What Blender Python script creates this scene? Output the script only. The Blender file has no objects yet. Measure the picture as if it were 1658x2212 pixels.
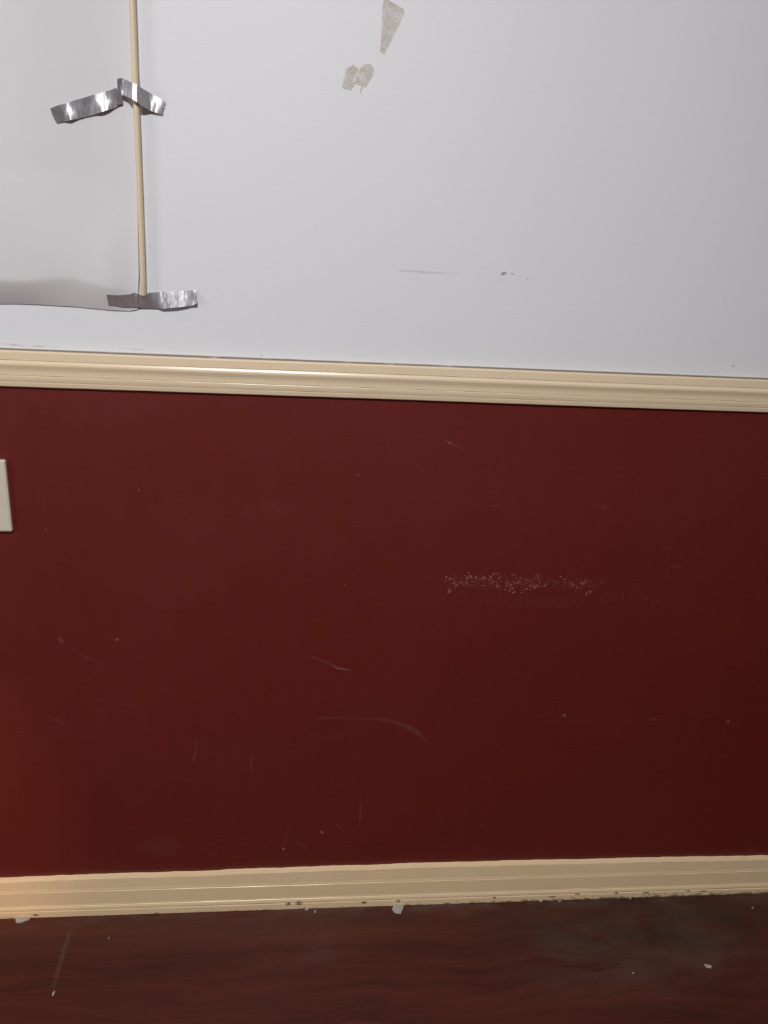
import bpy, bmesh, math, random
from mathutils import Matrix, Vector, noise

random.seed(7)
scene = bpy.context.scene
col = scene.collection

# ------------------------------------------------------------------ camera
cd = bpy.data.cameras.new('camera')
cam = bpy.data.objects.new('camera', cd)
col.objects.link(cam)
ROT = ((0.994484, -0.019293, -0.103102), (-0.092044, 0.310847, -0.945993), (0.050300, 0.950264, 0.307357))
cam.matrix_world = Matrix.Translation((0.0, -1.25, 1.2423)) @ Matrix(ROT).to_4x4()
cd.sensor_fit = 'HORIZONTAL'
cd.sensor_width = 36.0
cd.lens = 36.2606
cd.clip_start = 0.02
scene.camera = cam

# ------------------------------------------------------------------ world, lights, exposure
world = bpy.data.worlds.new('world')
scene.world = world
world.use_nodes = True
bgn = world.node_tree.nodes['Background']
bgn.inputs['Color'].default_value = (0.75, 0.8, 1.0, 1)
bgn.inputs['Strength'].default_value = 0.0

def area(name, loc, target, sx, sy, power, color, shape='RECTANGLE', spread=180):
    l = bpy.data.lights.new(name, 'AREA')
    l.shape = shape
    l.size = sx
    l.size_y = sy
    l.energy = power
    l.color = color
    l.spread = math.radians(spread)
    o = bpy.data.objects.new(name, l)
    col.objects.link(o)
    o.location = loc
    o.rotation_euler = (Vector(target) - Vector(loc)).to_track_quat('-Z', 'Y').to_euler()
    return o

# the ceiling fitting of the room, above and behind the photographer
area('ceiling_lamp', (-0.20, -1.65, 2.58), (-0.20, -1.65, 0), 0.34, 0.34, 55, (1.0, 0.985, 0.985), 'DISK')
# added fill in front of the solid left wall, brightens the left side
area('left_fill_light', (-3.15, -1.5, 1.05), (0, -1.5, 1.05), 0.8, 1.9, 25, (1.0, 0.93, 0.86))
# warm lamp in the passage to the left, its beam falls low on the wall
sl = bpy.data.lights.new('passage_lamp', 'SPOT')
sl.energy = 30
sl.color = (1.0, 0.50, 0.16)
sl.spot_size = math.radians(48)
sl.spot_blend = 0.07
sl.shadow_soft_size = 0.05
so = bpy.data.objects.new('passage_lamp', sl)
col.objects.link(so)
so.location = (-1.75, -1.15, 0.62)
so.rotation_euler = (Vector((-1.22, 0, 0.32)) - so.location).to_track_quat('-Z', 'Y').to_euler()

vs = scene.view_settings
scene.display_settings.display_device = 'sRGB'
vs.view_transform = 'Standard'
vs.look = 'None'
vs.exposure = 0.0
vs.gamma = 1.0
vs.use_curve_mapping = False

# ------------------------------------------------------------------ materials
def new_mat(name):
    m = bpy.data.materials.new(name)
    m.use_nodes = True
    nt = m.node_tree
    return m, nt, nt.nodes['Principled BSDF']

def N(nt, kind, **kw):
    n = nt.nodes.new(kind)
    for k, v in kw.items():
        setattr(n, k, v)
    return n

def coords(nt, scale=(1, 1, 1), loc=(0, 0, 0)):
    g = N(nt, 'ShaderNodeNewGeometry')
    mp = N(nt, 'ShaderNodeMapping')
    mp.inputs['Scale'].default_value = scale
    mp.inputs['Location'].default_value = loc
    nt.links.new(g.outputs['Position'], mp.inputs['Vector'])
    return mp.outputs['Vector']

def tex_noise(nt, vec, scale, detail=4, rough=0.55, dist=0.0):
    n = N(nt, 'ShaderNodeTexNoise')
    n.inputs['Scale'].default_value = scale
    n.inputs['Detail'].default_value = detail
    n.inputs['Roughness'].default_value = rough
    n.inputs['Distortion'].default_value = dist
    nt.links.new(vec, n.inputs['Vector'])
    return n.outputs['Fac']

def ramp(nt, fac, stops):
    r = N(nt, 'ShaderNodeValToRGB')
    e = r.color_ramp.elements
    while len(e) < len(stops):
        e.new(0.5)
    for el, (p, c) in zip(e, stops):
        el.position = p
        el.color = c if len(c) == 4 else (*c, 1)
    nt.links.new(fac, r.inputs['Fac'])
    return r.outputs['Color']

def grey(v):
    return (v, v, v, 1)

def mixc(nt, fac, a, b, mode='MIX'):
    m = N(nt, 'ShaderNodeMix', data_type='RGBA', blend_type=mode)
    for sock, v in ((m.inputs[0], fac), (m.inputs[6], a), (m.inputs[7], b)):
        if hasattr(v, 'node'):
            nt.links.new(v, sock)
        elif isinstance(v, (int, float)):
            sock.default_value = v
        else:
            sock.default_value = v if len(v) == 4 else (*v, 1)
    return m.outputs[2]

def math_(nt, op, a, b=None, c=None, clamp=False):
    m = N(nt, 'ShaderNodeMath', operation=op, use_clamp=clamp)
    for i, v in enumerate((a, b, c)):
        if v is None:
            continue
        if hasattr(v, 'node'):
            nt.links.new(v, m.inputs[i])
        else:
            m.inputs[i].default_value = v
    return m.outputs[0]

def bump(nt, bsdf, height, strength, distance):
    b = N(nt, 'ShaderNodeBump')
    b.inputs['Strength'].default_value = strength
    b.inputs['Distance'].default_value = distance
    nt.links.new(height, b.inputs['Height'])
    nt.links.new(b.outputs['Normal'], bsdf.inputs['Normal'])

def simple(name, color, rough=0.5, metal=0.0, spec=0.5, nscale=0, namp=0.0, bstr=0.0, bdist=0.001):
    m, nt, b = new_mat(name)
    b.inputs['Roughness'].default_value = rough
    b.inputs['Metallic'].default_value = metal
    b.inputs['Specular IOR Level'].default_value = spec
    if nscale:
        f = tex_noise(nt, coords(nt), nscale)
        lo = tuple(c * (1 - namp) for c in color)
        hi = tuple(min(1, c * (1 + namp)) for c in color)
        nt.links.new(ramp(nt, f, [(0.3, lo), (0.7, hi)]), b.inputs['Base Color'])
        if bstr:
            bump(nt, b, f, bstr, bdist)
    else:
        b.inputs['Base Color'].default_value = (*color, 1)
    return m

# white wall paint, faint roller texture
def mat_white_paint():
    m, nt, b = new_mat('white_wall_paint')
    v = coords(nt)
    big = tex_noise(nt, v, 2.2, 3)
    c = ramp(nt, big, [(0.3, (0.735, 0.76, 0.805)), (0.7, (0.765, 0.785, 0.82))])
    nt.links.new(c, b.inputs['Base Color'])
    b.inputs['Roughness'].default_value = 0.55
    b.inputs['Specular IOR Level'].default_value = 0.35
    fine = tex_noise(nt, v, 420, 2)
    bump(nt, b, fine, 0.10, 0.0006)
    return m

# red satin dado paint with brushed, rubbed patches
def mat_red_paint():
    m, nt, b = new_mat('red_dado_paint')
    big = tex_noise(nt, coords(nt), 3.0, 4, 0.6)
    streak = tex_noise(nt, coords(nt, (9, 1, 2.2)), 5.0, 5, 0.6)
    fine = tex_noise(nt, coords(nt), 900, 2)
    base = ramp(nt, big, [(0.25, (0.122, 0.0125, 0.0092)), (0.75, (0.138, 0.0150, 0.0108))])
    base = mixc(nt, 0.35, base, ramp(nt, streak, [(0.3, (0.116, 0.0115, 0.0082)), (0.75, (0.146, 0.0172, 0.0132))]))
    base = mixc(nt, 0.25, base, ramp(nt, fine, [(0.3, (0.106, 0.0100, 0.0078)), (0.7, (0.152, 0.0178, 0.0132))]))
    nt.links.new(base, b.inputs['Base Color'])
    b.inputs['Roughness'].default_value = 0.42
    nt.links.new(ramp(nt, big, [(0.3, grey(0.40)), (0.7, grey(0.50))]), b.inputs['Roughness'])
    b.inputs['Specular IOR Level'].default_value = 0.5
    h = math_(nt, 'ADD', math_(nt, 'MULTIPLY', fine, 0.5), math_(nt, 'MULTIPLY', tex_noise(nt, coords(nt), 60, 3), 0.8))
    bump(nt, b, h, 0.14, 0.0008)
    return m

# cream gloss paint of the mouldings; dirty bottom edge on the baseboard
def mat_cream(dirty_warm_lit):
    m, nt, b = new_mat('cream_gloss_base_warm_lit' if dirty_warm_lit else 'cream_gloss_rail_cool_lit')
    v = coords(nt)
    CREAM = ((0.80, 0.62, 0.385), (0.85, 0.665, 0.42), (0.76, 0.58, 0.35), (0.87, 0.69, 0.445)) if dirty_warm_lit else \
            ((0.78, 0.645, 0.45), (0.82, 0.685, 0.485), (0.74, 0.60, 0.41), (0.85, 0.715, 0.51))  # cool light on the rail and warm floor bounce below put into the creams
    big = tex_noise(nt, v, 5, 3)
    c = ramp(nt, big, [(0.3, CREAM[0]), (0.7, CREAM[1])])
    streak = tex_noise(nt, coords(nt, (1.5, 1, 140)), 3.0, 4)
    c = mixc(nt, 0.30, c, ramp(nt, streak, [(0.3, CREAM[2]), (0.72, CREAM[3])]))
    if dirty_warm_lit:
        sx = N(nt, 'ShaderNodeSeparateXYZ')
        nt.links.new(v, sx.inputs[0])
        low = N(nt, 'ShaderNodeMapRange', clamp=True)
        low.inputs['From Min'].default_value = 0.017
        low.inputs['From Max'].default_value = 0.002
        nt.links.new(sx.outputs['Z'], low.inputs['Value'])
        wx = N(nt, 'ShaderNodeMapRange', clamp=True)
        wx.inputs['From Min'].default_value = 0.05
        wx.inputs['From Max'].default_value = 0.75
        wx.inputs['To Min'].default_value = 0.03
        wx.inputs['To Max'].default_value = 0.17
        nt.links.new(sx.outputs['X'], wx.inputs['Value'])
        grime = tex_noise(nt, coords(nt, (1, 1, 2.2)), 75, 5, 0.65)
        a = math_(nt, 'ADD', math_(nt, 'MULTIPLY', low.outputs[0], 0.30), wx.outputs[0])
        a = math_(nt, 'ADD', a, grime)
        msk = ramp(nt, a, [(0.86, grey(0)), (0.98, grey(0.75))])
        msk = mixc(nt, 1.0, msk, low.outputs[0], 'MULTIPLY')
        c = mixc(nt, msk, c, (0.055, 0.042, 0.022))
    nt.links.new(c, b.inputs['Base Color'])
    b.inputs['Roughness'].default_value = 0.27
    b.inputs['Specular IOR Level'].default_value = 0.5
    bump(nt, b, tex_noise(nt, coords(nt, (1, 1, 3)), 160, 3), 0.22, 0.0006)
    return m

# dark reddish wood-look floor, grain along the wall, dusty near the baseboard
def mat_floor():
    m, nt, b = new_mat('dark_cherry_floor')
    warp = N(nt, 'ShaderNodeVectorMath', operation='ADD')
    v0 = coords(nt)
    wn = N(nt, 'ShaderNodeTexNoise')
    wn.inputs['Scale'].default_value = 3.5
    wn.inputs['Detail'].default_value = 2
    nt.links.new(v0, wn.inputs['Vector'])
    sc = N(nt, 'ShaderNodeVectorMath', operation='SCALE')
    sc.inputs['Scale'].default_value = 0.11
    nt.links.new(wn.outputs['Color'], sc.inputs[0])
    nt.links.new(v0, warp.inputs[0])
    nt.links.new(sc.outputs[0], warp.inputs[1])
    mp = N(nt, 'ShaderNodeMapping')
    mp.inputs['Scale'].default_value = (2.0, 26, 1)
    nt.links.new(warp.outputs[0], mp.inputs['Vector'])
    g1 = tex_noise(nt, mp.outputs[0], 1.0, 6, 0.6, 0.6)
    mp2 = N(nt, 'ShaderNodeMapping')
    mp2.inputs['Scale'].default_value = (9, 260, 1)
    nt.links.new(warp.outputs[0], mp2.inputs['Vector'])
    g2 = tex_noise(nt, mp2.outputs[0], 1.0, 3)
    c = ramp(nt, g1, [(0.30, (0.036, 0.0095, 0.0070)), (0.47, (0.070, 0.0165, 0.0100)), (0.72, (0.104, 0.0250, 0.0138))])
    c = mixc(nt, 0.30, c, ramp(nt, g2, [(0.3, (0.042, 0.012, 0.009)), (0.7, (0.095, 0.026, 0.016))]))
    # dust: a grey film along the wall and in the corner where nobody sweeps
    sx = N(nt, 'ShaderNodeSeparateXYZ')
    nt.links.new(v0, sx.inputs[0])
    near = N(nt, 'ShaderNodeMapRange', clamp=True)
    near.inputs['From Min'].default_value = -0.045
    near.inputs['From Max'].default_value = -0.014
    nt.links.new(sx.outputs['Y'], near.inputs['Value'])
    dn = tex_noise(nt, coords(nt, (1, 2.2, 1)), 11, 5, 0.6)
    d1 = math_(nt, 'MULTIPLY', near.outputs[0], ramp(nt, dn, [(0.42, grey(0.0)), (0.72, grey(0.75))]))
    def patch(px, py, rx, ry, lo, hi, amp, scale, seed):
        mp = N(nt, 'ShaderNodeMapping')
        mp.vector_type = 'POINT'
        mp.inputs['Location'].default_value = (-px / rx, -py / ry, 0)
        mp.inputs['Scale'].default_value = (1 / rx, 1 / ry, 1)
        nt.links.new(v0, mp.inputs['Vector'])
        gr = N(nt, 'ShaderNodeTexGradient', gradient_type='QUADRATIC_SPHERE')
        nt.links.new(mp.outputs[0], gr.inputs[0])
        nn = tex_noise(nt, coords(nt, (1, 2.0, 1), (seed, seed, 0)), scale, 4, 0.6, 0.8)
        k = ramp(nt, nn, [(lo, grey(0)), (hi, grey(amp))])
        soft = ramp(nt, gr.outputs[0], [(0.0, grey(0)), (0.35, grey(1))])
        return math_(nt, 'MULTIPLY', soft, k)
    d2 = patch(0.66, -0.14, 0.40, 0.17, 0.36, 0.70, 0.32, 7, 3.1)
    d3 = patch(0.02, -0.09, 0.16, 0.09, 0.40, 0.75, 0.28, 11, 7.7)
    dust = math_(nt, 'MAXIMUM', math_(nt, 'MAXIMUM', d1, d2), d3)
    # the worn, grimed patch on the right
    grime = patch(0.70, -0.07, 0.45, 0.14, 0.30, 0.55, 0.75, 6, 1.4)
    c = mixc(nt, grime, c, (0.026, 0.014, 0.011))
    c = mixc(nt, dust, c, (0.105, 0.078, 0.062))
    nt.links.new(c, b.inputs['Base Color'])
    rr = math_(nt, 'ADD', math_(nt, 'MULTIPLY', dust, 0.35), ramp(nt, g1, [(0.3, grey(0.40)), (0.7, grey(0.50))]))
    nt.links.new(rr, b.inputs['Roughness'])
    b.inputs['Specular IOR Level'].default_value = 0.28
    bump(nt, b, math_(nt, 'ADD', g2, math_(nt, 'MULTIPLY', dn, 0.3)), 0.08, 0.0005)
    return m

# silver cloth tape with a film gloss
def mat_tape():
    m, nt, b = new_mat('silver_cloth_tape')
    f = tex_noise(nt, coords(nt, (1, 1, 0.3)), 300, 3, 0.6)
    nt.links.new(ramp(nt, f, [(0.3, (0.58, 0.58, 0.62)), (0.7, (0.70, 0.70, 0.745))]), b.inputs['Base Color'])
    b.inputs['Metallic'].default_value = 0.72
    nt.links.new(ramp(nt, f, [(0.3, grey(0.22)), (0.7, grey(0.32))]), b.inputs['Roughness'])
    bump(nt, b, f, 0.15, 0.0006)
    return m

def mat_wood():
    m, nt, b = new_mat('pale_dowel_wood')
    f = tex_noise(nt, coords(nt, (260, 260, 3)), 1.0, 4)
    nt.links.new(ramp(nt, f, [(0.3, (0.64, 0.52, 0.365)), (0.7, (0.76, 0.645, 0.485))]), b.inputs['Base Color'])
    b.inputs['Roughness'].default_value = 0.6
    return m

def mat_mark(name, color, scale, lo, hi, amp, rough=0.6, stretch=(1, 1, 1)):
    """thin deposit on a surface: coverage = painted 'cover' attribute times a broken noise"""
    m, nt, b = new_mat(name)
    b.inputs['Base Color'].default_value = (*color, 1)
    b.inputs['Roughness'].default_value = rough
    at = N(nt, 'ShaderNodeAttribute', attribute_name='cover')
    n = tex_noise(nt, coords(nt, stretch), scale, 4, 0.65)
    k = ramp(nt, n, [(lo, grey(0)), (hi, grey(amp))])
    a = math_(nt, 'MULTIPLY', at.outputs['Fac'], k, clamp=True)
    nt.links.new(a, b.inputs['Alpha'])
    return m

M = {
    'white': mat_white_paint(),
    'red': mat_red_paint(),
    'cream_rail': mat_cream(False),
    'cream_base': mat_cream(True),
    'floor': mat_floor(),
    'tape': mat_tape(),
    'wood': mat_wood(),
    'ceiling': simple('ceiling_paint', (0.78, 0.77, 0.75), 0.9),
    'paper': simple('matt_white_paper', (0.68, 0.68, 0.705), 0.75, spec=0.2, nscale=14, namp=0.012),
    'plate': simple('ivory_plastic_plate', (0.66, 0.61, 0.51), 0.35, nscale=30, namp=0.02),
    'screw': simple('painted_screw', (0.60, 0.55, 0.45), 0.4, nscale=200, namp=0.05),
    'chip': simple('plaster_chip', (0.37, 0.34, 0.33), 0.9, nscale=300, namp=0.10, bstr=0.4, bdist=0.001),
    'residue': mat_mark('dried_tape_glue', (0.62, 0.585, 0.50), 190, 0.30, 0.70, 0.60),
    'glue_film': mat_mark('glue_film', (0.68, 0.635, 0.54), 60, 0.25, 0.70, 0.75),
    'graphite': mat_mark('graphite_mark', (0.26, 0.26, 0.31), 500, 0.25, 0.7, 0.34, 0.5),
    'smudge': mat_mark('dark_smudge', (0.06, 0.06, 0.07), 380, 0.35, 0.66, 0.72, 0.6),
    'grimeline': mat_mark('grey_grime', (0.36, 0.35, 0.35), 160, 0.40, 0.7, 0.38, 0.8, (0.3, 1, 1)),
    'scuff': mat_mark('pale_scuff', (0.33, 0.13, 0.105), 330, 0.33, 0.72, 0.55, 0.6),
    'scuff_hard': mat_mark('paint_nick', (0.50, 0.26, 0.22), 600, 0.22, 0.6, 0.85, 0.6),
    'rub': mat_mark('rubbed_paint', (0.30, 0.11, 0.09), 210, 0.50, 0.66, 0.75, 0.5, (1, 1, 1.3)),
    'flake': simple('rubbed_red_flake', (0.27, 0.095, 0.078), 0.38, nscale=600, namp=0.25),
    'floor_scuff': mat_mark('floor_scuff', (0.24, 0.16, 0.13), 260, 0.30, 0.7, 0.42, 0.7),
    'edge_dirt': mat_mark('black_edge_dirt', (0.025, 0.02, 0.015), 300, 0.36, 0.60, 0.85, 0.8),
}

# ------------------------------------------------------------------ helpers
def link_mesh(name, verts, faces, mat, parent=None, smooth=False):
    me = bpy.data.meshes.new(name)
    me.from_pydata(verts, [], faces)
    me.update()
    bm = bmesh.new()
    bm.from_mesh(me)
    bmesh.ops.recalc_face_normals(bm, faces=bm.faces)
    bm.to_mesh(me)
    bm.free()
    if smooth:
        for p in me.polygons:
            p.use_smooth = True
    me.materials.append(mat)
    o = bpy.data.objects.new(name, me)
    col.objects.link(o)
    if parent:
        o.parent = parent
    return o

def tag(o, label, cat, group=None):
    o['label'] = label
    o['category'] = cat
    if group:
        o['group'] = group
    return o

def struct(o, label=None):
    o['kind'] = 'structure'
    if label:
        o['label'] = label
    return o

def empty(name, loc):
    o = bpy.data.objects.new(name, None)
    o.empty_display_size = 0.02
    o.location = loc
    col.objects.link(o)
    return o

def box(x0, x1, y0, y1, z0, z1):
    v = [(x, y, z) for x in (x0, x1) for y in (y0, y1) for z in (z0, z1)]
    f = [(0, 1, 3, 2), (4, 6, 7, 5), (0, 4, 5, 1), (2, 3, 7, 6), (0, 2, 6, 4), (1, 5, 7, 3)]
    return v, f

def lerp(a, b, t):
    return a + (b - a) * t

def poly_at(pts, x):
    """height of an x-sorted polyline at x"""
    if x <= pts[0][0]:
        (xa, za), (xb, zb) = pts[0], pts[1]
    elif x >= pts[-1][0]:
        (xa, za), (xb, zb) = pts[-2], pts[-1]
    else:
        for (xa, za), (xb, zb) in zip(pts, pts[1:]):
            if xa <= x <= xb:
                break
    return lerp(za, zb, (x - xa) / (xb - xa))

def smooth01(t):
    t = max(0.0, min(1.0, t))
    return t * t * (3 - 2 * t)

def extrude_profile(name, prof, xs, mat, parent=None, zfun=None):
    """prof: (y, z) loop walked round the moulding; zfun(i, x, z) nudges a profile point along the run"""
    n = len(prof)
    verts, faces = [], []
    for x in xs:
        for i, (y, z) in enumerate(prof):
            verts.append((x, y, zfun(i, x, z) if zfun else z))
    for s in range(len(xs) - 1):
        for i in range(n):
            j = (i + 1) % n
            faces.append((s * n + i, s * n + j, (s + 1) * n + j, (s + 1) * n + i))
    faces.append(tuple(range(n)))
    faces.append(tuple((len(xs) - 1) * n + i for i in range(n)))
    return link_mesh(name, verts, faces, mat, parent)

# ------------------------------------------------------------------ the room
X0, X1, Y1, ZT = -3.2, 3.6, -5.6, 2.62
RAIL_TOP, RAIL_BOT = 1.0855, 1.0300
v, f = box(X0, X1, 0.0, 0.12, 0.0, ZT)
wall_back = struct(link_mesh('wall_back', v, f, M['white']), 'white painted wall above a cream chair rail')
# the dado is a thick coat of red paint on the lower wall
v, f = box(X0, X1, -0.0008, 0.0, 0.0, 1.045)
dado = link_mesh('red_dado', v, f, M['red'], wall_back)
dado['label'] = 'dark red satin painted dado below the chair rail'
v, f = box(X0 - 0.12, X1 + 0.12, Y1 - 0.12, 0.12, -0.10, 0.0)
floor = struct(link_mesh('floor', v, f, M['floor']), 'dark cherry wood-look floor with dust along the wall')
v, f = box(X0 - 0.12, X1 + 0.12, Y1 - 0.12, 0.12, ZT, ZT + 0.1)
struct(link_mesh('ceiling', v, f, M['ceiling']), 'plain white ceiling')
for nm, bx in (('wall_left', (X0 - 0.12, X0)), ('wall_right', (X1, X1 + 0.12))):
    v, f = box(bx[0], bx[1], Y1, 0.0, 1.045, ZT)
    w = struct(link_mesh(nm, v, f, M['white']), 'white side wall with a red dado')
    v, f = box(bx[0], bx[1], Y1, 0.0, 0.0, 1.045)
    link_mesh('red_dado', v, f, M['red'], w)
v, f = box(X0, X1, Y1 - 0.12, Y1, 1.045, ZT)
w = struct(link_mesh('wall_front', v, f, M['white']), 'white wall behind the photographer with a red dado')
v, f = box(X0, X1, Y1 - 0.12, Y1, 0.0, 1.045)
link_mesh('red_dado', v, f, M['red'], w)

# chair rail: an ogee casing laid flat
H = RAIL_TOP - RAIL_BOT
rail_prof = [(0.0, RAIL_TOP), (-0.0085, RAIL_TOP - 0.0003), (-0.0098, RAIL_TOP - 0.0010), (-0.0102, RAIL_TOP - 0.0024)]
for d, y in ((0.0135, .0106), (0.0139, .0100), (0.0146, .0100), (0.0160, .0106), (0.0180, .0116), (0.0202, .0120), (0.0222, .0117),
             (0.0250, .0107), (0.0278, .0098), (0.0305, .0093), (0.0335, .0091), (0.0366, .0091), (0.0369, .0086), (0.0376, .0085),
             (0.0383, .0088), (0.0420, .0086), (0.0462, .0077), (0.0465, .0072), (0.0473, .0071), (0.0490, .0071), (0.0540, .0060), (0.0552, .0052)):
    rail_prof.append((-y, RAIL_TOP - d))
rail_prof.append((0.0, RAIL_BOT))
xs = [X0 + (X1 - X0) * i / 340 for i in range(341)]
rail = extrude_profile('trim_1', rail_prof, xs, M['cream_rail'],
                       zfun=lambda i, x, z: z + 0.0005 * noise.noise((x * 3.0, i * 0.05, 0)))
struct(rail, 'cream moulded chair rail between white and red paint')

# baseboard: same family of moulding, its top edge painted unevenly
top_edge = [(-0.5629, 0.0867), (-0.4564, 0.0883), (-0.3483, 0.0894), (-0.1989, 0.0891), (-0.0735, 0.0925), (-0.0372, 0.0913), (0.0540, 0.0932), (0.1744, 0.0930), (0.2399, 0.0948), (0.3347, 0.0939), (0.4306, 0.0936), (0.5278, 0.0932), (0.6264, 0.0917), (0.6760, 0.0924), (0.7765, 0.0914), (0.8784, 0.0899), (0.9900, 0.0886)]
top_edge = [(X0, 0.084)] + top_edge + [(X1, 0.085)]
base_prof = [(0.0, 0.0), (-0.0145, 0.0), (-0.0150, 0.0010), (-0.0149, 0.0130), (-0.0145, 0.0142), (-0.0133, 0.0146), (-0.0132, 0.0153),
             (-0.0142, 0.0161), (-0.0145, 0.0178), (-0.0142, 0.0200), (-0.0136, 0.0224), (-0.0129, 0.0240), (-0.0122, 0.0246),
             (-0.0124, 0.0262), (-0.0120, 0.0272), (-0.0119, 0.0300), (-0.0112, 0.0560), (-0.0104, 0.0566), (-0.0104, 0.0574),
             (-0.0108, 0.0580), (-0.0105, 0.0602), (-0.0100, 0.0625), (-0.0086, 0.0800), (-0.0060, 0.0870), (0.0, 0.0885)]
xs = [X0 + (X1 - X0) * i / 900 for i in range(901)]
def base_z(i, x, z):
    if i >= len(base_prof) - 3:
        t = poly_at(top_edge, x) + 0.0011 * noise.noise((x * 38, 1.3, 0)) + 0.0006 * noise.noise((x * 110, 4.3, 0))
        return (t - 0.006, t - 0.0012, t)[i - len(base_prof) + 3]
    if i in (16, 17, 18, 19, 20):
        return z + 0.0006 * noise.noise((x * 9, i * 0.04, 2))
    if i < 2:
        return z
    return z + 0.00025 * noise.noise((x * 25, i * 0.1, 5))
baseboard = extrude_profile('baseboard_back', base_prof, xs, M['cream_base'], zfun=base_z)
struct(baseboard, 'cream moulded baseboard with a grimy lower edge')

# ------------------------------------------------------------------ large white sheet taped to the wall
sheet_bottom = [(-0.4586, 1.1536), (-0.4318, 1.1548), (-0.4051, 1.1550), (-0.3790, 1.1545), (-0.3520, 1.1544), (-0.3250, 1.1529), (-0.2978, 1.1514), (-0.2704, 1.1516), (-0.2580, 1.1542)]
sheet_right = [(-0.2471, 1.5647), (-0.2486, 1.4689), (-0.2497, 1.3920), (-0.2517, 1.2798), (-0.2533, 1.2011), (-0.2575, 1.1541)]   # (x, z) top to bottom
xr_pts = sorted((z, x) for x, z in sheet_right)
def sheet_xr(z):
    return poly_at(xr_pts, z) if z < xr_pts[-1][0] else xr_pts[-1][1] + (z - xr_pts[-1][0]) * 0.004
def sheet_off(x, z, s, e):
    """distance off the wall; s = height above the lower edge, e = distance in from the right-hand edge"""
    out = 0.0018 + 0.013 * smooth01(e / 0.16) + 0.010 * smooth01(e / 0.5)
    out += 0.004 * noise.noise((x * 5.0, z * 3.2, 0.7)) * smooth01(e / 0.08)
    belly = 0.004 + 0.008 * smooth01(e / 0.05) + 0.007 * smooth01(e / 0.20)
    hb = 0.036 + 0.006 * noise.noise((x * 9, 0.2, 3)) + 0.006 * math.exp(-((e - 0.10) / 0.04) ** 2)
    if s < hb:
        k = s / hb
        b = 0.0016 + belly * (1 - (1 - k) ** 1.35)
    else:
        b = 0.0016 + belly * (1 - smooth01((s - hb) / 0.16))
    return out * smooth01((s - 0.02) / 0.16) + b - 0.0016 * smooth01((s - 0.02) / 0.16)
NX, NZ = 70, 130
ZS = 2.15
verts, faces = [], []
for iz in range(NZ + 1):
    q = (iz / NZ) ** 1.9
    for ix in range(NX + 1):
        p = (ix / NX) ** 1.5
        zb0 = poly_at(sheet_bottom, -0.27)
        xr0 = sheet_xr(lerp(zb0, ZS, q))
        x = lerp(xr0, -1.15, p)
        zb = poly_at(sheet_bottom, max(x, -0.62)) if x < sheet_bottom[-1][0] else sheet_bottom[-1][1]
        z = lerp(zb, ZS, q)
        verts.append((x, -sheet_off(x, z, z - zb, xr0 - x), z))
for iz in range(NZ):
    for ix in range(NX):
        a = iz * (NX + 1) + ix
        faces.append((a, a + 1, a + NX + 2, a + NX + 1))
sheet = link_mesh('paper_sheet', verts, faces, M['paper'], smooth=True)
sheet.modifiers.new('thickness', 'SOLIDIFY').thickness = 0.0003
tag(sheet, 'large white paper sheet taped to the wall, its lower edge curling under', 'paper sheet')

# ------------------------------------------------------------------ dowel pinning the sheet's edge
def cyl_between(name, a, b, ra, rb, mat, parent=None, seg=20, rings=30, wob=0.0):
    a, b = Vector(a), Vector(b)
    ax = (b - a).normalized()
    u = ax.cross(Vector((0, 1, 0))).normalized()
    w = ax.cross(u)
    verts, faces = [], []
    prof = [(0.0, ra)] + [(t / rings, lerp(ra, rb, t / rings)) for t in range(1, rings)] + [(0.9975, rb), (0.9992, rb * 0.9), (1.0, rb * 0.6)]
    for t, r in prof:
        c = a.lerp(b, t) + u * wob * noise.noise((t * 4, 0, 0))
        for k in range(seg):
            an = 2 * math.pi * k / seg
            verts.append(c + (u * math.cos(an) + w * math.sin(an)) * r)
    for s in range(len(prof) - 1):
        for k in range(seg):
            j = (k + 1) % seg
            faces.append((s * seg + k, s * seg + j, (s + 1) * seg + j, (s + 1) * seg + k))
    faces.append(tuple(range(seg)))
    faces.append(tuple((len(prof) - 1) * seg + k for k in range(seg)))
    return link_mesh(name, verts, faces, mat, parent, True)

(dx1, dz1) = (-0.2473, 1.1746)
(dx0, dz0) = (-0.2450, 1.5632)
kx = (dx0 - dx1) / (dz0 - dz1)
zt = 2.05
dowel = cyl_between('wooden_dowel', (dx0 + kx * (zt - dz0), -0.0092, zt), (dx1, -0.0075, dz1), 0.0054, 0.0040, M['wood'], wob=0.0006)
tag(dowel, 'long thin pale wooden dowel taped upright along the paper edge', 'dowel')
def dowel_x(z):
    return dx1 + kx * (z - dz1)

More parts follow.
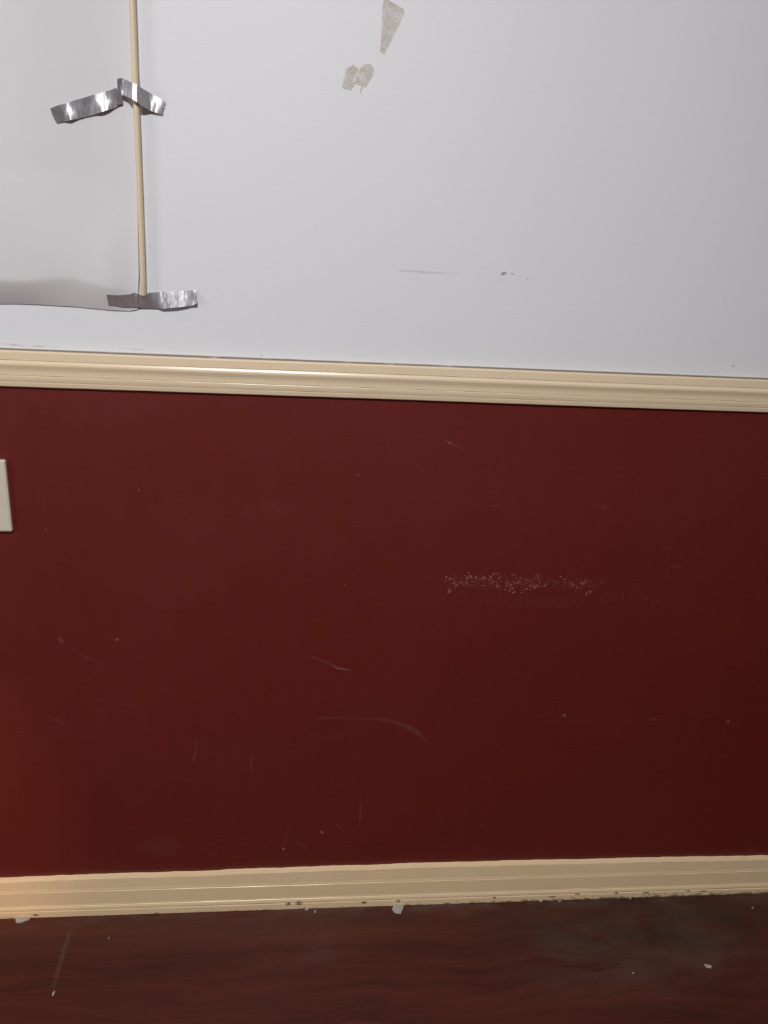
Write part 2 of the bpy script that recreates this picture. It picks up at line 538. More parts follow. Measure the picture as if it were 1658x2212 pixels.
# ------------------------------------------------------------------ silver tape
def tape_grid(name, top, bot, offs, mat, parent=None, nv=7, sub=10, seed=0, rag=0.0006, wr=0.0005, ridge=None):
    """ribbon between two edge polylines (x, z); offs = (top, bottom) distance off the wall at each station"""
    st = []
    n = len(top)
    for i in range(n - 1):
        for k in range(sub):
            t = k / sub
            st.append((lerp(top[i][0], top[i + 1][0], t), lerp(top[i][1], top[i + 1][1], t),
                       lerp(bot[i][0], bot[i + 1][0], t), lerp(bot[i][1], bot[i + 1][1], t),
                       lerp(offs[i][0], offs[i + 1][0], t), lerp(offs[i][1], offs[i + 1][1], t)))
    st.append((*top[-1], *bot[-1], *offs[-1]))
    verts, faces = [], []
    last = len(st) - 1
    for si, (xt, zt_, xb, zb, ot, ob) in enumerate(st):
        jt = rag * noise.noise((si * 0.9, seed, 1))
        jb = rag * noise.noise((si * 0.9, seed, 9))
        for k in range(nv + 1):
            t = k / nv
            x, z = lerp(xt, xb, t), lerp(zt_ + jt, zb + jb, t)
            if si in (0, last):
                x += 0.0016 * noise.noise((k * 1.7, seed, 3)) 
            o = under(x, z) + lerp(ot, ob, t) + wr * noise.noise((x * 110, z * 45, seed)) + wr * 0.5 * noise.noise((x * 300, z * 70, seed + 4))
            if ridge:
                o = ridge(x, z, t, o)
            verts.append((x, -o, z))
    for s in range(last):
        for k in range(nv):
            a = s * (nv + 1) + k
            faces.append((a, a + 1, a + nv + 2, a + nv + 1))
    # adhesive side and cut edges, on vertices of their own so that the film keeps its shading
    nf = len(verts)
    row = nv + 1
    verts += [(x, y + 0.00018, z) for x, y, z in verts[:nf]]
    faces += [tuple(nf + i for i in reversed(fc)) for fc in faces[:]]
    loop = [k for k in range(row)] + [s * row + nv for s in range(1, last + 1)] + [last * row + k for k in range(nv - 1, -1, -1)] + [s * row for s in range(last - 1, 0, -1)]
    rb = len(verts)
    verts += [verts[i] for i in loop] + [verts[nf + i] for i in loop]
    nl = len(loop)
    faces += [(rb + k, rb + (k + 1) % nl, rb + nl + (k + 1) % nl, rb + nl + k) for k in range(nl)]
    return link_mesh(name, verts, faces, mat, parent, True)

def under(x, z):
    """how far the paper (or the bare wall) stands off under a tape"""
    xr0 = sheet_xr(z)
    if x >= xr0:
        return 0.003 * max(0.0, 1 - (x - xr0) / 0.03)
    return 0.0010 + sheet_off(x, z, max(0.0, z - poly_at(sheet_bottom, min(x, sheet_bottom[-1][0]))), xr0 - x)

def over_dowel(x, z, t, o):
    d = abs(x - dowel_x(z))
    return max(o, 0.0142 + 0.0045 * t - 0.9 * max(0.0, d - 0.0035)) if d < 0.02 else o

def shift(pts, by):
    return [(x - by[0], z - by[1]) for x, z in pts]

t1 = empty('silver_tape', (0, 0, 0))
tag(t1, 'crumpled silver tape strip bent over the middle of the dowel', 'tape')
tape_grid('tape_tail', [(-0.3603, 1.4212), (-0.3493, 1.4260), (-0.3383, 1.4308), (-0.3268, 1.4351), (-0.3140, 1.4394), (-0.3031, 1.4442), (-0.2948, 1.4471), (-0.2877, 1.4499), (-0.2788, 1.4522), (-0.2717, 1.4550)],
          [(-0.3541, 1.4035), (-0.3445, 1.4064), (-0.3349, 1.4088), (-0.3240, 1.4125), (-0.3124, 1.4162), (-0.3015, 1.4198), (-0.2931, 1.4227), (-0.2860, 1.4255), (-0.2776, 1.4290), (-0.2659, 1.4351)],
          [(.0042, .0003), (.0056, .0003), (.0004, .0046), (.0036, .0012), (.0042, .0006), (.0026, .0022), (.0004, .0052), (.0006, .0050), (.0036, .0012), (.0064, .0003)],
          M['tape'], t1, seed=1, wr=0.0004)
tape_grid('tape_fold', [(-0.2687, 1.4656), (-0.2623, 1.4672)], [(-0.2729, 1.4340), (-0.2659, 1.4351)],
          [(.0100, .0035), (.0085, .0020)], M['tape'], t1, seed=2, wr=0.0003, nv=9)
tape_grid('tape_end', [(-0.2676, 1.4647), (-0.2625, 1.4673), (-0.2551, 1.4644), (-0.2477, 1.4615), (-0.2428, 1.4595), (-0.2342, 1.4554), (-0.2249, 1.4514), (-0.2155, 1.4474), (-0.2068, 1.4427)],
          [(-0.2649, 1.4453), (-0.2617, 1.4461), (-0.2574, 1.4440), (-0.2500, 1.4410), (-0.2438, 1.4379), (-0.2364, 1.4332), (-0.2277, 1.4296), (-0.2188, 1.4273), (-0.2106, 1.4248)],
          [(.0080, .0060), (.0070, .0085), (.0080, .0085), (.0090, .0085), (.0100, .0100), (.0034, .0054), (.0014, .0044), (.0008, .0036), (.0016, .0010)],
          M['tape'], t1, seed=3, wr=0.0004, ridge=over_dowel)
t2 = tape_grid('silver_tape', [(-0.3000, 1.1749), (-0.2895, 1.1744), (-0.2800, 1.1748), (-0.2677, 1.1767), (-0.2594, 1.1795), (-0.2540, 1.1770), (-0.2466, 1.1747), (-0.2389, 1.1801), (-0.2231, 1.1818), (-0.2025, 1.1842), (-0.1880, 1.1852), (-0.1770, 1.1864), (-0.1700, 1.1874)],
               [(-0.3005, 1.1597), (-0.2903, 1.1591), (-0.2789, 1.1569), (-0.2686, 1.1570), (-0.2590, 1.1575), (-0.2508, 1.1575), (-0.2412, 1.1576), (-0.2288, 1.1578), (-0.2192, 1.1575), (-0.2012, 1.1597), (-0.1880, 1.1620), (-0.1776, 1.1635), (-0.1684, 1.1674)],
               [(.0012, .0004), (.0010, .0004), (.0010, .0004), (.0014, .0004), (.0034, .0006), (.0068, .0012), (.0080, .0016), (.0060, .0030),
                (.0006, .0060), (.0003, .0064), (.0003, .0060), (.0008, .0040), (.0003, .0080)], M['tape'], seed=5, wr=0.0003)
tag(t2, 'silver tape strip fixing the lower end of the dowel above the chair rail', 'tape')

# ------------------------------------------------------------------ wall plate at the left edge
(pxr, pz1) = (-0.4740, 0.9125)
(pxr2, pz0) = (-0.4740, 0.7914)
pxr = (pxr + pxr2) / 2
def plate_mesh(w, h, d, r, bev):
    def ring(inset, y):
        pts = []
        for cx_, cz_, a0 in ((w / 2 - r, h / 2 - r, 0), (-w / 2 + r, h / 2 - r, 90), (-w / 2 + r, -h / 2 + r, 180), (w / 2 - r, -h / 2 + r, 270)):
            for k in range(5):
                a = math.radians(a0 + 22.5 * k)
                rr = max(r - inset, 0.0002)
                pts.append((cx_ + rr * math.cos(a), y, cz_ + rr * math.sin(a)))
        return pts
    rings = [ring(0, 0), ring(0, -(d - bev)), ring(bev * 0.3, -(d - bev * 0.3)), ring(bev, -d), ring(bev * 4, -d - 0.0006)]
    n = len(rings[0])
    verts = [p for rg in rings for p in rg]
    faces = [(s * n + k, s * n + (k + 1) % n, (s + 1) * n + (k + 1) % n, (s + 1) * n + k) for s in range(len(rings) - 1) for k in range(n)]
    faces += [tuple(range(n)), tuple((len(rings) - 1) * n + k for k in range(n))]
    return verts, faces
PW, PH = 0.076, pz1 - pz0
plate = empty('wall_plate', (pxr - PW / 2, -0.0008, (pz0 + pz1) / 2))
tag(plate, 'ivory plastic wall plate on the red dado at the left edge', 'wall plate')
v, f = plate_mesh(PW, PH, 0.0055, 0.0030, 0.0016)
link_mesh('cover', v, f, M['plate'], plate)
for s in (-1, 1):
    v = [(0.0035 * math.cos(k * math.pi / 8), y, s * PH * 0.36 + 0.0035 * math.sin(k * math.pi / 8)) for y in (-0.0055, -0.0068) for k in range(16)]
    f = [(k, (k + 1) % 16, 16 + (k + 1) % 16, 16 + k) for k in range(16)] + [tuple(range(16)), tuple(range(16, 32))]
    link_mesh('screw', v, f, M['screw'], plate)

# ------------------------------------------------------------------ dried glue left by old tape
def poly_span(poly, c, s):
    """where the line  -x*s.. crosses the polygon: returns sorted t values along direction s through offset c"""
    d = Vector(s).normalized()
    nrm = Vector((-d.y, d.x))
    out = []
    m = len(poly)
    for i in range(m):
        a, b = Vector(poly[i]), Vector(poly[(i + 1) % m])
        da, db = a.dot(nrm) - c, b.dot(nrm) - c
        if (da < 0) != (db < 0):
            t = da / (da - db)
            out.append(a.lerp(b, t).dot(d))
    return sorted(out)

def glue_patch(name, polys, direction, label, pitch, seed):
    root = empty(name, (polys[0][0][0], 0, polys[0][0][1]))
    tag(root, label, 'glue residue', 'dried glue patches left on the white wall')
    rnd = random.Random(seed)
    d = Vector(direction).normalized()
    nrm = Vector((-d.y, d.x))
    org = Vector(polys[0][0])
    rv, rf = [], []
    for poly in polys:
        poly = [tuple(Vector(p) - org) for p in poly]
        cs = [Vector(p).dot(nrm) for p in poly]
        # smooth film
        vs_ = [(p[0], -0.00025, p[1]) for p in poly]
        film = link_mesh('glue_film', vs_, [tuple(range(len(vs_)))], M['glue_film'], root)
        a = film.data.attributes.new('cover', 'FLOAT', 'POINT')
        a.data.foreach_set('value', [1.0] * len(vs_))
        # ribbed glue lines
        c = min(cs) + pitch * 0.4
        while c < max(cs):
            ts = poly_span(poly, c, direction)
            for t0, t1_ in zip(ts[::2], ts[1::2]):
                t0 -= rnd.uniform(0, 0.0012)
                t1_ += rnd.uniform(-0.0012, 0.0014)
                L = t1_ - t0
                if L < 0.002:
                    continue
                n = max(3, int(L / 0.0025))
                wv = pitch * rnd.uniform(0.14, 0.40)
                b0 = len(rv)
                for k in range(n + 1):
                    t = t0 + L * k / n
                    wk = wv * (0.55 + 0.45 * math.sin(math.pi * min(1, k / n + 0.05)) + rnd.uniform(-0.2, 0.2))
                    off = rnd.uniform(-0.00015, 0.00015)
                    for q, hgt in ((-wk, 0.0), (0, 0.0004), (wk, 0.0)):
                        p = d * t + nrm * (c + off + q)
                        rv.append((p.x, -0.0002 - hgt, p.y))
                for k in range(n):
                    for q in range(2):
                        i = b0 + k * 3 + q
                        rf.append((i, i + 1, i + 4, i + 3))
            c += pitch * rnd.uniform(0.85, 1.15)
    o = link_mesh('glue_ribs', rv, rf, M['residue'], root)
    at = o.data.attributes.new('cover', 'FLOAT', 'POINT')
    at.data.foreach_set('value', [1.0] * len(rv))
    o['kind'] = 'stuff'
    return root

glue_patch('glue_residue', [[(0.0979, 1.5939), (0.1025, 1.5932), (0.1133, 1.5883), (0.1268, 1.5820), (0.1271, 1.5763), (0.1236, 1.5686), (0.1177, 1.5556), (0.1111, 1.5424), (0.1069, 1.5345), (0.1021, 1.5237), (0.0953, 1.5279), (0.0964, 1.5459), (0.0965, 1.5689), (0.0965, 1.5831)]],
           (0.92, -0.36), 'wedge-shaped beige glue residue high on the white wall, the longer patch', 0.0028, 3)
glue_patch('glue_residue', [[(0.0479, 1.5023), (0.0576, 1.5082), (0.0664, 1.5047), (0.0627, 1.4968), (0.0577, 1.4870), (0.0618, 1.4843), (0.0555, 1.4749), (0.0427, 1.4782), (0.0449, 1.4908)],
                            [(0.0690, 1.5055), (0.0748, 1.5100), (0.0827, 1.5112), (0.0884, 1.5045), (0.0862, 1.4949), (0.0811, 1.4874), (0.0774, 1.4806), (0.0733, 1.4815), (0.0704, 1.4717), (0.0690, 1.4734), (0.0700, 1.4818), (0.0598, 1.4853), (0.0634, 1.4951)]],
           (0.93, -0.32), 'squarish beige glue residue split down its middle, the lower patch', 0.0030, 5)

# ------------------------------------------------------------------ marks lying on the surfaces
def mark_strip(name, pts, widths, covers, mat, parent, y=-0.0003, flat=False, nv=6):
    """soft-edged stroke along a polyline; on the wall pts = (x, z), on the floor pts = (x, y)"""
    verts, faces, cov = [], [], []
    P = [Vector(p) for p in pts]
    n = len(P)
    for i, p in enumerate(P):
        a, b = P[max(0, i - 1)], P[min(n - 1, i + 1)]
        d = (b - a).normalized()
        nr = Vector((-d.y, d.x))
        for k in range(nv + 1):
            t = 2 * k / nv - 1
            q = p + nr * t * widths[i] * 0.5
            verts.append((q.x, q.y, 0.0004) if flat else (q.x, y, q.y))
            cov.append(covers[i] * (1 - abs(t) ** 2.0))
    for i in range(n - 1):
        for k in range(nv):
            a = i * (nv + 1) + k
            faces.append((a, a + 1, a + nv + 2, a + nv + 1))
    o = link_mesh(name, verts, faces, mat, parent)
    at = o.data.attributes.new('cover', 'FLOAT', 'POINT')
    at.data.foreach_set('value', cov)
    return o

def blob(name, c, rx, rz, ang, cover, mat, parent, y=-0.0003, flat=False):
    verts, cov, faces = [], [], []
    ca, sa = math.cos(ang), math.sin(ang)
    R, S = 5, 18
    for r in range(R + 1):
        for s in range(S):
            th = 2 * math.pi * s / S
            k = r / R
            wob = 1 + 0.25 * noise.noise((c[0] * 90 + math.cos(th), c[1] * 90 + math.sin(th), 2))
            u, w = rx * k * math.cos(th) * wob, rz * k * math.sin(th) * wob
            q = (c[0] + u * ca - w * sa, c[1] + u * sa + w * ca)
            verts.append((q[0], q[1], 0.0004) if flat else (q[0], y, q[1]))
            cov.append(cover * (1 - k ** 2.2))
    for r in range(R):
        for s in range(S):
            j = (s + 1) % S
            faces.append((r * S + s, r * S + j, (r + 1) * S + j, (r + 1) * S + s))
    o = link_mesh(name, verts, faces, mat, parent)
    at = o.data.attributes.new('cover', 'FLOAT', 'POINT')
    at.data.foreach_set('value', cov)
    return o

PX = 0.00066   # metres that one photo pixel spans on the upper wall
# white wall
mark_strip('pencil_line', [(0.1394, 1.2307), (0.1495, 1.2312), (0.1677, 1.2307), (0.1896, 1.2304), (0.2013, 1.2303), (0.2153, 1.2299), (0.2300, 1.2300), (0.2432, 1.2303)],
           [PX * 5, PX * 6, PX * 6, PX * 6, PX * 6, PX * 5, PX * 5, PX * 4], [.9, .8, .8, .85, .7, .35, .25, .0], M['graphite'], wall_back)
blob('smudge', (0.3044, 1.2340), PX * 10, PX * 4.5, 0.35, 1.0, M['smudge'], wall_back)
blob('smudge', (0.3192, 1.2343), PX * 4.5, PX * 3, 0.3, 0.75, M['smudge'], wall_back)
blob('smudge', (0.3031, 1.2245), PX * 3.5, PX * 3, 0.6, 0.45, M['smudge'], wall_back)
blob('smudge', (0.3445, 1.2293), PX * 4, PX * 3, 0.5, 0.75, M['smudge'], wall_back)
blob('smudge', (0.7119, 1.1055), PX * 6, PX * 3, 0.35, 0.65, M['smudge'], wall_back)
blob('smudge', (-0.0709, 1.0914), PX * 3, PX * 3, 0, 0.7, M['smudge'], wall_back)
blob('smudge', (-0.2356, 1.2464), PX * 5, PX * 11, 0.2, 0.13, M['smudge'], wall_back)
mark_strip('grime_streak', [(-0.4658, 1.0939), (-0.4388, 1.0936), (-0.4048, 1.0929), (-0.3706, 1.0922)], [PX * 9] * 4, [.8, .9, .7, .1], M['grimeline'], wall_back)
mark_strip('grime_streak', [(-0.2908, 1.0947), (-0.2665, 1.0936), (-0.2385, 1.0926)], [PX * 7] * 3, [.3, .7, .2], M['grimeline'], wall_back)
mark_strip('grime_streak', [(0.5655, 1.0937), (0.6302, 1.0931), (0.6956, 1.0925)], [PX * 6] * 3, [.2, .5, .2], M['grimeline'], wall_back)
# painted dark strip for the shadowed gap along the top of the chair rail
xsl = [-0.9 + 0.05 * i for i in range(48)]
mark_strip('gap_shadow_line', [(x, RAIL_TOP + 0.0010) for x in xsl], [0.0045] * 48, [1.0] * 48,
           mat_mark('rail_gap_shadow', (0.20, 0.16, 0.14), 60, 0.2, 0.45, 0.75, 0.9, (0.4, 1, 1)), wall_back, nv=8)

# red dado
RY = -0.0011
Q = 0.00075
def scuff(pts, w, c, mat='scuff'):
    mark_strip('scuff_mark', pts, [Q * k for k in w], c, M[mat], dado, RY)
def nick(p, rx, rz, ang, cover=1.0, mat='scuff_hard'):
    blob('paint_nick', p, Q * rx, Q * rz, ang, cover, M[mat], dado, RY)
scuff([(0.0100, 0.5634), (0.0335, 0.5540), (0.0522, 0.5456), (0.0675, 0.5370), (0.0845, 0.5332), (0.0983, 0.5275)], [9, 10, 9, 8, 8, 6], [.1, .8, .75, 1, .9, .1])
scuff([(0.0548, 0.5427), (0.0667, 0.5361), (0.0777, 0.5342), (0.0896, 0.5332)], [4, 5, 5, 4], [.2, .9, .8, .2], 'scuff_hard')
scuff([(0.0238, 0.4298), (0.0451, 0.4325), (0.0666, 0.4333), (0.0882, 0.4311), (0.1099, 0.4289), (0.1315, 0.4297), (0.1578, 0.4275), (0.1755, 0.4233), (0.1980, 0.4140), (0.2209, 0.3996), (0.2342, 0.3862), (0.2440, 0.3737)],
      [6, 6, 6, 7, 8, 10, 13, 15, 16, 16, 14, 8], [.1, .7, .8, .5, .3, .4, .55, .7, .9, 1, .7, .05])
scuff([(0.0072, 0.4001), (0.0375, 0.3927), (0.0637, 0.3873), (0.0979, 0.4020)], [7, 7, 8, 6], [.2, .4, .3, .1])
scuff([(-0.0142, 0.2035), (-0.0184, 0.1785), (-0.0227, 0.1599), (-0.0270, 0.1423)], [5, 6, 6, 5], [.15, .5, .7, .6])
nick((-0.0269, 0.1367), 4, 5, 0.3)
scuff([(-0.0064, 0.1528), (0.0027, 0.1492), (0.0119, 0.1411), (0.0185, 0.1297)], [5, 6, 7, 5], [.5, .8, .7, .2])
nick((0.0474, 0.1744), 4, 8, 0.45, 0.8)
scuff([(0.0731, 0.1957), (0.0796, 0.1878), (0.0863, 0.1777), (0.0910, 0.1732)], [5, 6, 5, 4], [.4, .8, .6, .3])
scuff([(0.1201, 0.2648), (0.1205, 0.2347), (0.1206, 0.2087), (0.1209, 0.1801)], [4, 6, 9, 6], [.2, .6, 1, .15])
scuff([(-0.1920, 0.3935), (-0.1891, 0.3736), (-0.1929, 0.3536), (-0.1967, 0.3375)], [6, 8, 9, 6], [.2, .6, .7, .2])
scuff([(-0.0867, 0.3540), (-0.0894, 0.3336), (-0.0842, 0.3109)], [7, 10, 7], [.2, .6, .2])
scuff([(-0.4465, 0.4419), (-0.4367, 0.4351), (-0.4236, 0.4273), (-0.4124, 0.4166)], [6, 8, 7, 5], [.3, .7, .5, .1])
scuff([(-0.3931, 0.5759), (-0.3710, 0.5560), (-0.3439, 0.5487), (-0.3655, 0.5193)], [10, 12, 10, 8], [.2, .4, .3, .1])
nick((-0.4144, 0.5920), 8, 12, 0.1, 0.9, 'scuff')
nick((-0.4129, 0.5920), 5, 8, 0.1, 0.35)
nick((-0.3194, 0.5931), 5, 4, 0.4, 0.55)
nick((-0.2699, 0.8663), 1.6, 4, 0.1)
nick((-0.4227, 0.7951), 1.6, 2.5, -0.3, 0.8)
nick((0.0893, 0.9006), 2.4, 2.4, 0, 0.7)
nick((0.1901, 0.9185), 1.8, 2.2, 0, 0.55)
nick((0.0736, 0.7016), 2, 4, 0.6, 0.5)
scuff([(0.2274, 0.9681), (0.2381, 0.9621), (0.2520, 0.9554), (0.2684, 0.9479)], [6, 8, 7, 4], [.2, .9, .5, .1])
nick((0.2398, 0.9598), 5, 3, -0.4, 0.6)
nick((0.3295, 0.8502), 9, 4, -0.2, 0.55, 'scuff')
nick((0.5223, 0.8534), 12, 8, 0.2, 0.55, 'scuff')
nick((0.5040, 0.4334), 5, 5, 0, 0.75)
nick((0.8377, 0.4167), 5, 5, 0.4, 0.65)
nick((0.6222, 0.4446), 8, 3, 0.3, 0.6, 'scuff')
nick((0.6835, 0.4235), 14, 4, -0.1, 0.7, 'scuff')
scuff([(0.4706, 0.4224), (0.5444, 0.4196), (0.6184, 0.4210), (0.6931, 0.4223), (0.7407, 0.4198)], [4, 5, 5, 7, 4], [.1, .3, .35, .5, .1])
scuff([(0.6572, 0.7442), (0.6750, 0.7426), (0.7021, 0.7393)], [4, 5, 3], [.4, .6, .1])
nick((0.3660, 0.1789), 7, 4, -0.2, 0.5, 'scuff')
nick((0.2610, 0.1391), 6, 4, -0.5, 0.5, 'scuff')
nick((0.4748, 0.1497), 2, 2, 0, 0.5)
nick((0.3268, 0.1061), 6, 8, 0.5, 0.4, 'scuff')
scuff([(0.3419, 0.1298), (0.3713, 0.1208), (0.4102, 0.1150)], [5, 6, 4], [.2, .4, .1])
blob('scuff_mark', (-0.2637, 0.1474), Q * 75, Q * 40, 0.05, 0.30, M['scuff'], dado, RY)
blob('scuff_mark', (-0.1739, 0.8184), Q * 150, Q * 70, 0.0, 0.07, M['scuff'], dado, RY)
blob('scuff_mark', (-0.0511, 0.8373), Q * 90, Q * 30, 0.0, 0.14, M['scuff'], dado, RY)
# rubbed, blistered band of paint
scuff([(0.2559, 0.7097), (0.2843, 0.7091), (0.3348, 0.7079), (0.3858, 0.7066), (0.4283, 0.7080), (0.4624, 0.7093), (0.4930, 0.7060), (0.5151, 0.7026), (0.5385, 0.6973)],
      [36, 40, 42, 40, 32, 28, 34, 40, 26], [.8, .9, .95, .9, .75, .55, .85, .85, .05], 'rub')
scuff([(0.2784, 0.6785), (0.3381, 0.6736), (0.4068, 0.6705), (0.4848, 0.6693), (0.5237, 0.6714)], [36, 40, 40, 40, 30], [.1, .25, .3, .3, .1], 'rub')
scuff([(0.5356, 0.6807), (0.6149, 0.6796), (0.6866, 0.6765), (0.7584, 0.6771)], [60, 70, 70, 40], [.15, .22, .18, .0], 'rub')
rnd = random.Random(11)
fv, ff = [], []
(bx0, bz0), (bx1, bz1) = (0.2565, 0.7230), (0.5485, 0.6512)
def flake(cx_, cz_, a, b, ang, hgt):
    S = 8
    b0 = len(fv)
    ca, sa = math.cos(ang), math.sin(ang)
    for k_r, hh in ((1.0, 0.0), (0.6, 0.75), (0.0, 1.0)):
        for s in range(S if k_r else 1):
            th = 2 * math.pi * s / S
            w = 1 + rnd.uniform(-0.3, 0.3)
            u, q = a * k_r * math.cos(th) * w, b * k_r * math.sin(th) * w
            fv.append((cx_ + u * ca - q * sa, -0.0008 - hgt * hh, cz_ + u * sa + q * ca))
    for s in range(S):
        j = (s + 1) % S
        ff.append((b0 + s, b0 + j, b0 + S + j, b0 + S + s))
        ff.append((b0 + S + s, b0 + S + j, b0 + 2 * S))
clusters = [(0.2606, 0.7124), (0.2672, 0.7036), (0.2892, 0.7101), (0.2936, 0.7182), (0.3053, 0.7183), (0.3222, 0.7167), (0.3411, 0.7214), (0.3361, 0.7124), (0.3490, 0.7009), (0.3662, 0.6992), (0.3761, 0.7020), (0.3723, 0.7217), (0.3899, 0.7076), (0.4057, 0.7114), (0.4121, 0.6997), (0.4184, 0.7196), (0.4620, 0.7201), (0.4861, 0.7059), (0.5023, 0.7079), (0.4967, 0.6978), (0.5182, 0.6861), (0.2616, 0.6892), (0.3755, 0.6912), (0.4016, 0.6941), (0.4246, 0.7025)]
for i, (x, z) in enumerate(clusters):
    for k in range(5):
        r = rnd.uniform(0.0008, 0.0028)
        flake(x + rnd.gauss(0, 0.0040), z + rnd.gauss(0, 0.0030), r, r * rnd.uniform(0.4, 0.8), rnd.uniform(0.2, 1.4), rnd.uniform(0.0003, 0.0009))
for k in range(150):
    u = rnd.random()
    x = lerp(bx0, bx1, u)
    z = lerp(bz0, bz1, min(1, abs(rnd.gauss(0.25, 0.25)))) 
    r = rnd.uniform(0.0004, 0.0011)
    flake(x, z, r, r * rnd.uniform(0.4, 0.8), rnd.uniform(0, 3), rnd.uniform(0.0002, 0.0005))
fl = link_mesh('blistered_paint', fv, ff, M['flake'], dado)
fl['kind'] = 'stuff'
fl['label'] = 'band of rubbed and blistered red paint'

# baseboard: dark dirt caught on the lower edge
def dirt(p, rx, rz, cover=1.0):
    blob('dirt_spot', p, Q * 1.4 * rx, Q * 1.4 * rz, 0.0, cover, M['edge_dirt'], baseboard, -0.0153)
for p, rx, rz in zip([(-0.0160, 0.0149), (0.0051, 0.0152), (0.1361, 0.0121), (0.2057, 0.0128), (0.4040, 0.0131), (0.5266, 0.0105), (0.5794, 0.0157), (0.6633, 0.0147), (0.7290, 0.0134), (0.8194, 0.0141), (0.8567, 0.0120)], 
                     (7, 9, 7, 6, 5, 9, 7, 6, 9, 7, 13), (5, 6, 4, 4, 2.5, 3, 3.5, 4, 3, 2.5, 2.5)):
    dirt(p, rx, rz)
dirt((-0.4999, 0.0074), 7, 2.5)
# specks on the rail
for p in [(0.0901, 1.0648), (-0.1746, 1.0629), (0.1273, 1.0495)]:
    blob('speck', p, 0.0016, 0.0009, 0.3, 0.6, M['edge_dirt'], rail, -0.0125)

# ------------------------------------------------------------------ floor scratches and debris
mark_strip('floor_scratch', [(-0.4270, -0.0456), (-0.4263, -0.0689), (-0.4256, -0.0946), (-0.4243, -0.1244), (-0.4231, -0.1502), (-0.4222, -0.1715)], [0.010, 0.011, 0.011, 0.012, 0.013, 0.011],
           [.25, .9, .8, .75, .6, .3], M['floor_scuff'], floor, flat=True)
mark_strip('floor_scratch', [(0.0733, -0.0677), (0.0593, -0.0909), (0.0456, -0.1216), (0.0024, -0.1297)], [0.05, 0.06, 0.06, 0.04], [.1, .22, .22, .05], M['floor_scuff'], floor, flat=True)
mark_strip('floor_scratch', [(0.5942, -0.1977), (0.6651, -0.1792), (0.7341, -0.1692), (0.8133, -0.1781)], [0.05, 0.06, 0.05, 0.03], [.1, .22, .22, .05], M['floor_scuff'], floor, flat=True)
mark_strip('floor_scratch', [(0.7957, -0.0314), (0.7898, -0.0730), (0.7845, -0.1237), (0.7939, -0.1616)], [0.08, 0.09, 0.08, 0.05], [.1, .20, .20, .05], M['floor_scuff'], floor, flat=True)
mark_strip('floor_scratch', [(0.3002, -0.0251), (0.3368, -0.0337), (0.3757, -0.0306)], [0.04, 0.05, 0.03], [.2, .4, .1], M['floor_scuff'], floor, flat=True)

def chip(name, outline, hgt, label, group=None, cat='plaster chip', seed=0):
    """outline on the floor (x, y); a flat broken flake with a slightly domed, uneven top"""
    rd = random.Random(seed)
    c = Vector((sum(p[0] for p in outline) / len(outline), sum(p[1] for p in outline) / len(outline)))
    pts = [Vector(p) - c for p in outline]
    n = len(pts)
    verts = [(p.x, p.y, 0.0) for p in pts]
    verts += [(p.x * 0.97, p.y * 0.97, hgt * rd.uniform(0.45, 0.8)) for p in pts]
    verts += [(p.x * 0.55, p.y * 0.55, hgt * rd.uniform(0.75, 1.0)) for p in pts]
    verts.append((0, 0, hgt * 0.9))
    faces = [tuple(range(n))]
    for r in range(2):
        faces += [(r * n + k, r * n + (k + 1) % n, (r + 1) * n + (k + 1) % n, (r + 1) * n + k) for k in range(n)]
    faces += [(2 * n + k, 2 * n + (k + 1) % n, 3 * n) for k in range(n)]
    o = link_mesh(name, verts, faces, M['chip'])
    o.location = (c.x, c.y, 0.0002)
    tag(o, label, cat, group)
    return o

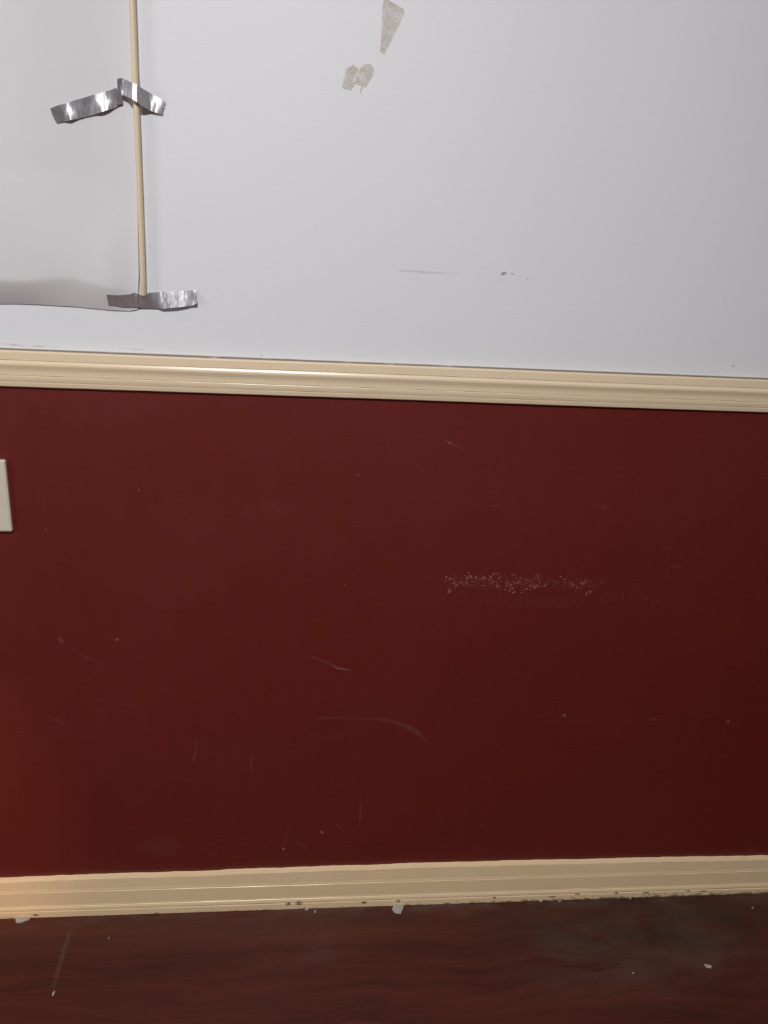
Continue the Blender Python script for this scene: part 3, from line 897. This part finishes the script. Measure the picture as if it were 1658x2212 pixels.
chip('plaster_chip', [(0.1923, -0.0241), (0.1948, -0.0183), (0.2000, -0.0138), (0.2066, -0.0140), (0.2116, -0.0113), (0.2172, -0.0121), (0.2178, -0.0157), (0.2148, -0.0250), (0.2112, -0.0319), (0.2088, -0.0364), (0.2023, -0.0355), (0.1961, -0.0324), (0.1938, -0.0276)], 0.0035,
     'largest white plaster chip on the floor just below the baseboard', seed=1)
chip('plaster_chip', [(-0.5386, -0.0167), (-0.5298, -0.0148), (-0.5183, -0.0131), (-0.5106, -0.0157), (-0.5109, -0.0201), (-0.5162, -0.0221), (-0.5212, -0.0251), (-0.5291, -0.0270), (-0.5351, -0.0245)], 0.004,
     'flat white plaster crumb tucked under the baseboard near the left edge', seed=2)
chip('plaster_chip', [(0.7750, -0.1794), (0.7788, -0.1801), (0.7814, -0.1822), (0.7866, -0.1830), (0.7878, -0.1861), (0.7833, -0.1894), (0.7786, -0.1877), (0.7749, -0.1860)], 0.0025,
     'small oblong pale chip alone on the floor at the far right', seed=3)
chip('plaster_chip', [(-0.4187, -0.1780), (-0.4167, -0.1767), (-0.4155, -0.1809), (-0.4161, -0.1853), (-0.4181, -0.1879), (-0.4202, -0.1833)], 0.002,
     'small pale chip at the foot of the long floor scratch', seed=4)
chip('plaster_crumb', [(0.0174, -0.0172), (0.0201, -0.0133), (0.0247, -0.0123), (0.0257, -0.0158), (0.0220, -0.0192), (0.0183, -0.0190)], 0.002,
     'white crumb beside the baseboard, left of the largest chip, the bigger of a pair', seed=5)
chip('plaster_crumb', [(0.0358, -0.0221), (0.0377, -0.0198), (0.0400, -0.0223), (0.0395, -0.0257), (0.0367, -0.0262)], 0.002,
     'white crumb beside the baseboard, left of the largest chip, the smaller of a pair', seed=6)
chip('plaster_crumb', [(-0.3528, -0.0670), (-0.3508, -0.0665), (-0.3496, -0.0698), (-0.3509, -0.0713)], 0.0015, 'tiny pale crumb on the floor right of the long scratch', seed=7)
chip('plaster_crumb', [(0.5003, -0.0148), (0.5050, -0.0120), (0.5076, -0.0133), (0.5056, -0.0169), (0.5013, -0.0179)], 0.002, 'pale crumb at the baseboard right of the largest chip, left of two', seed=8)
chip('plaster_crumb', [(0.5401, -0.0171), (0.5447, -0.0148), (0.5471, -0.0168), (0.5432, -0.0197)], 0.002, 'pale crumb at the baseboard right of the largest chip, right of two', seed=9)
chip('plaster_crumb', [(0.6932, -0.0160), (0.6975, -0.0131), (0.6982, -0.0162), (0.6952, -0.0186)], 0.0015, 'tiny pale crumb against the baseboard in the dim right part', seed=10)
chip('plaster_crumb', [(0.6272, -0.1914), (0.6314, -0.1901), (0.6313, -0.1926), (0.6280, -0.1939)], 0.0015, 'tiny pale crumb on the dusty floor left of the oblong chip', seed=11)
chip('plaster_crumb', [(0.9442, -0.0510), (0.9479, -0.0500), (0.9490, -0.0524), (0.9445, -0.0541)], 0.0015, 'tiny pale crumb near the baseboard at the far right edge', seed=12)
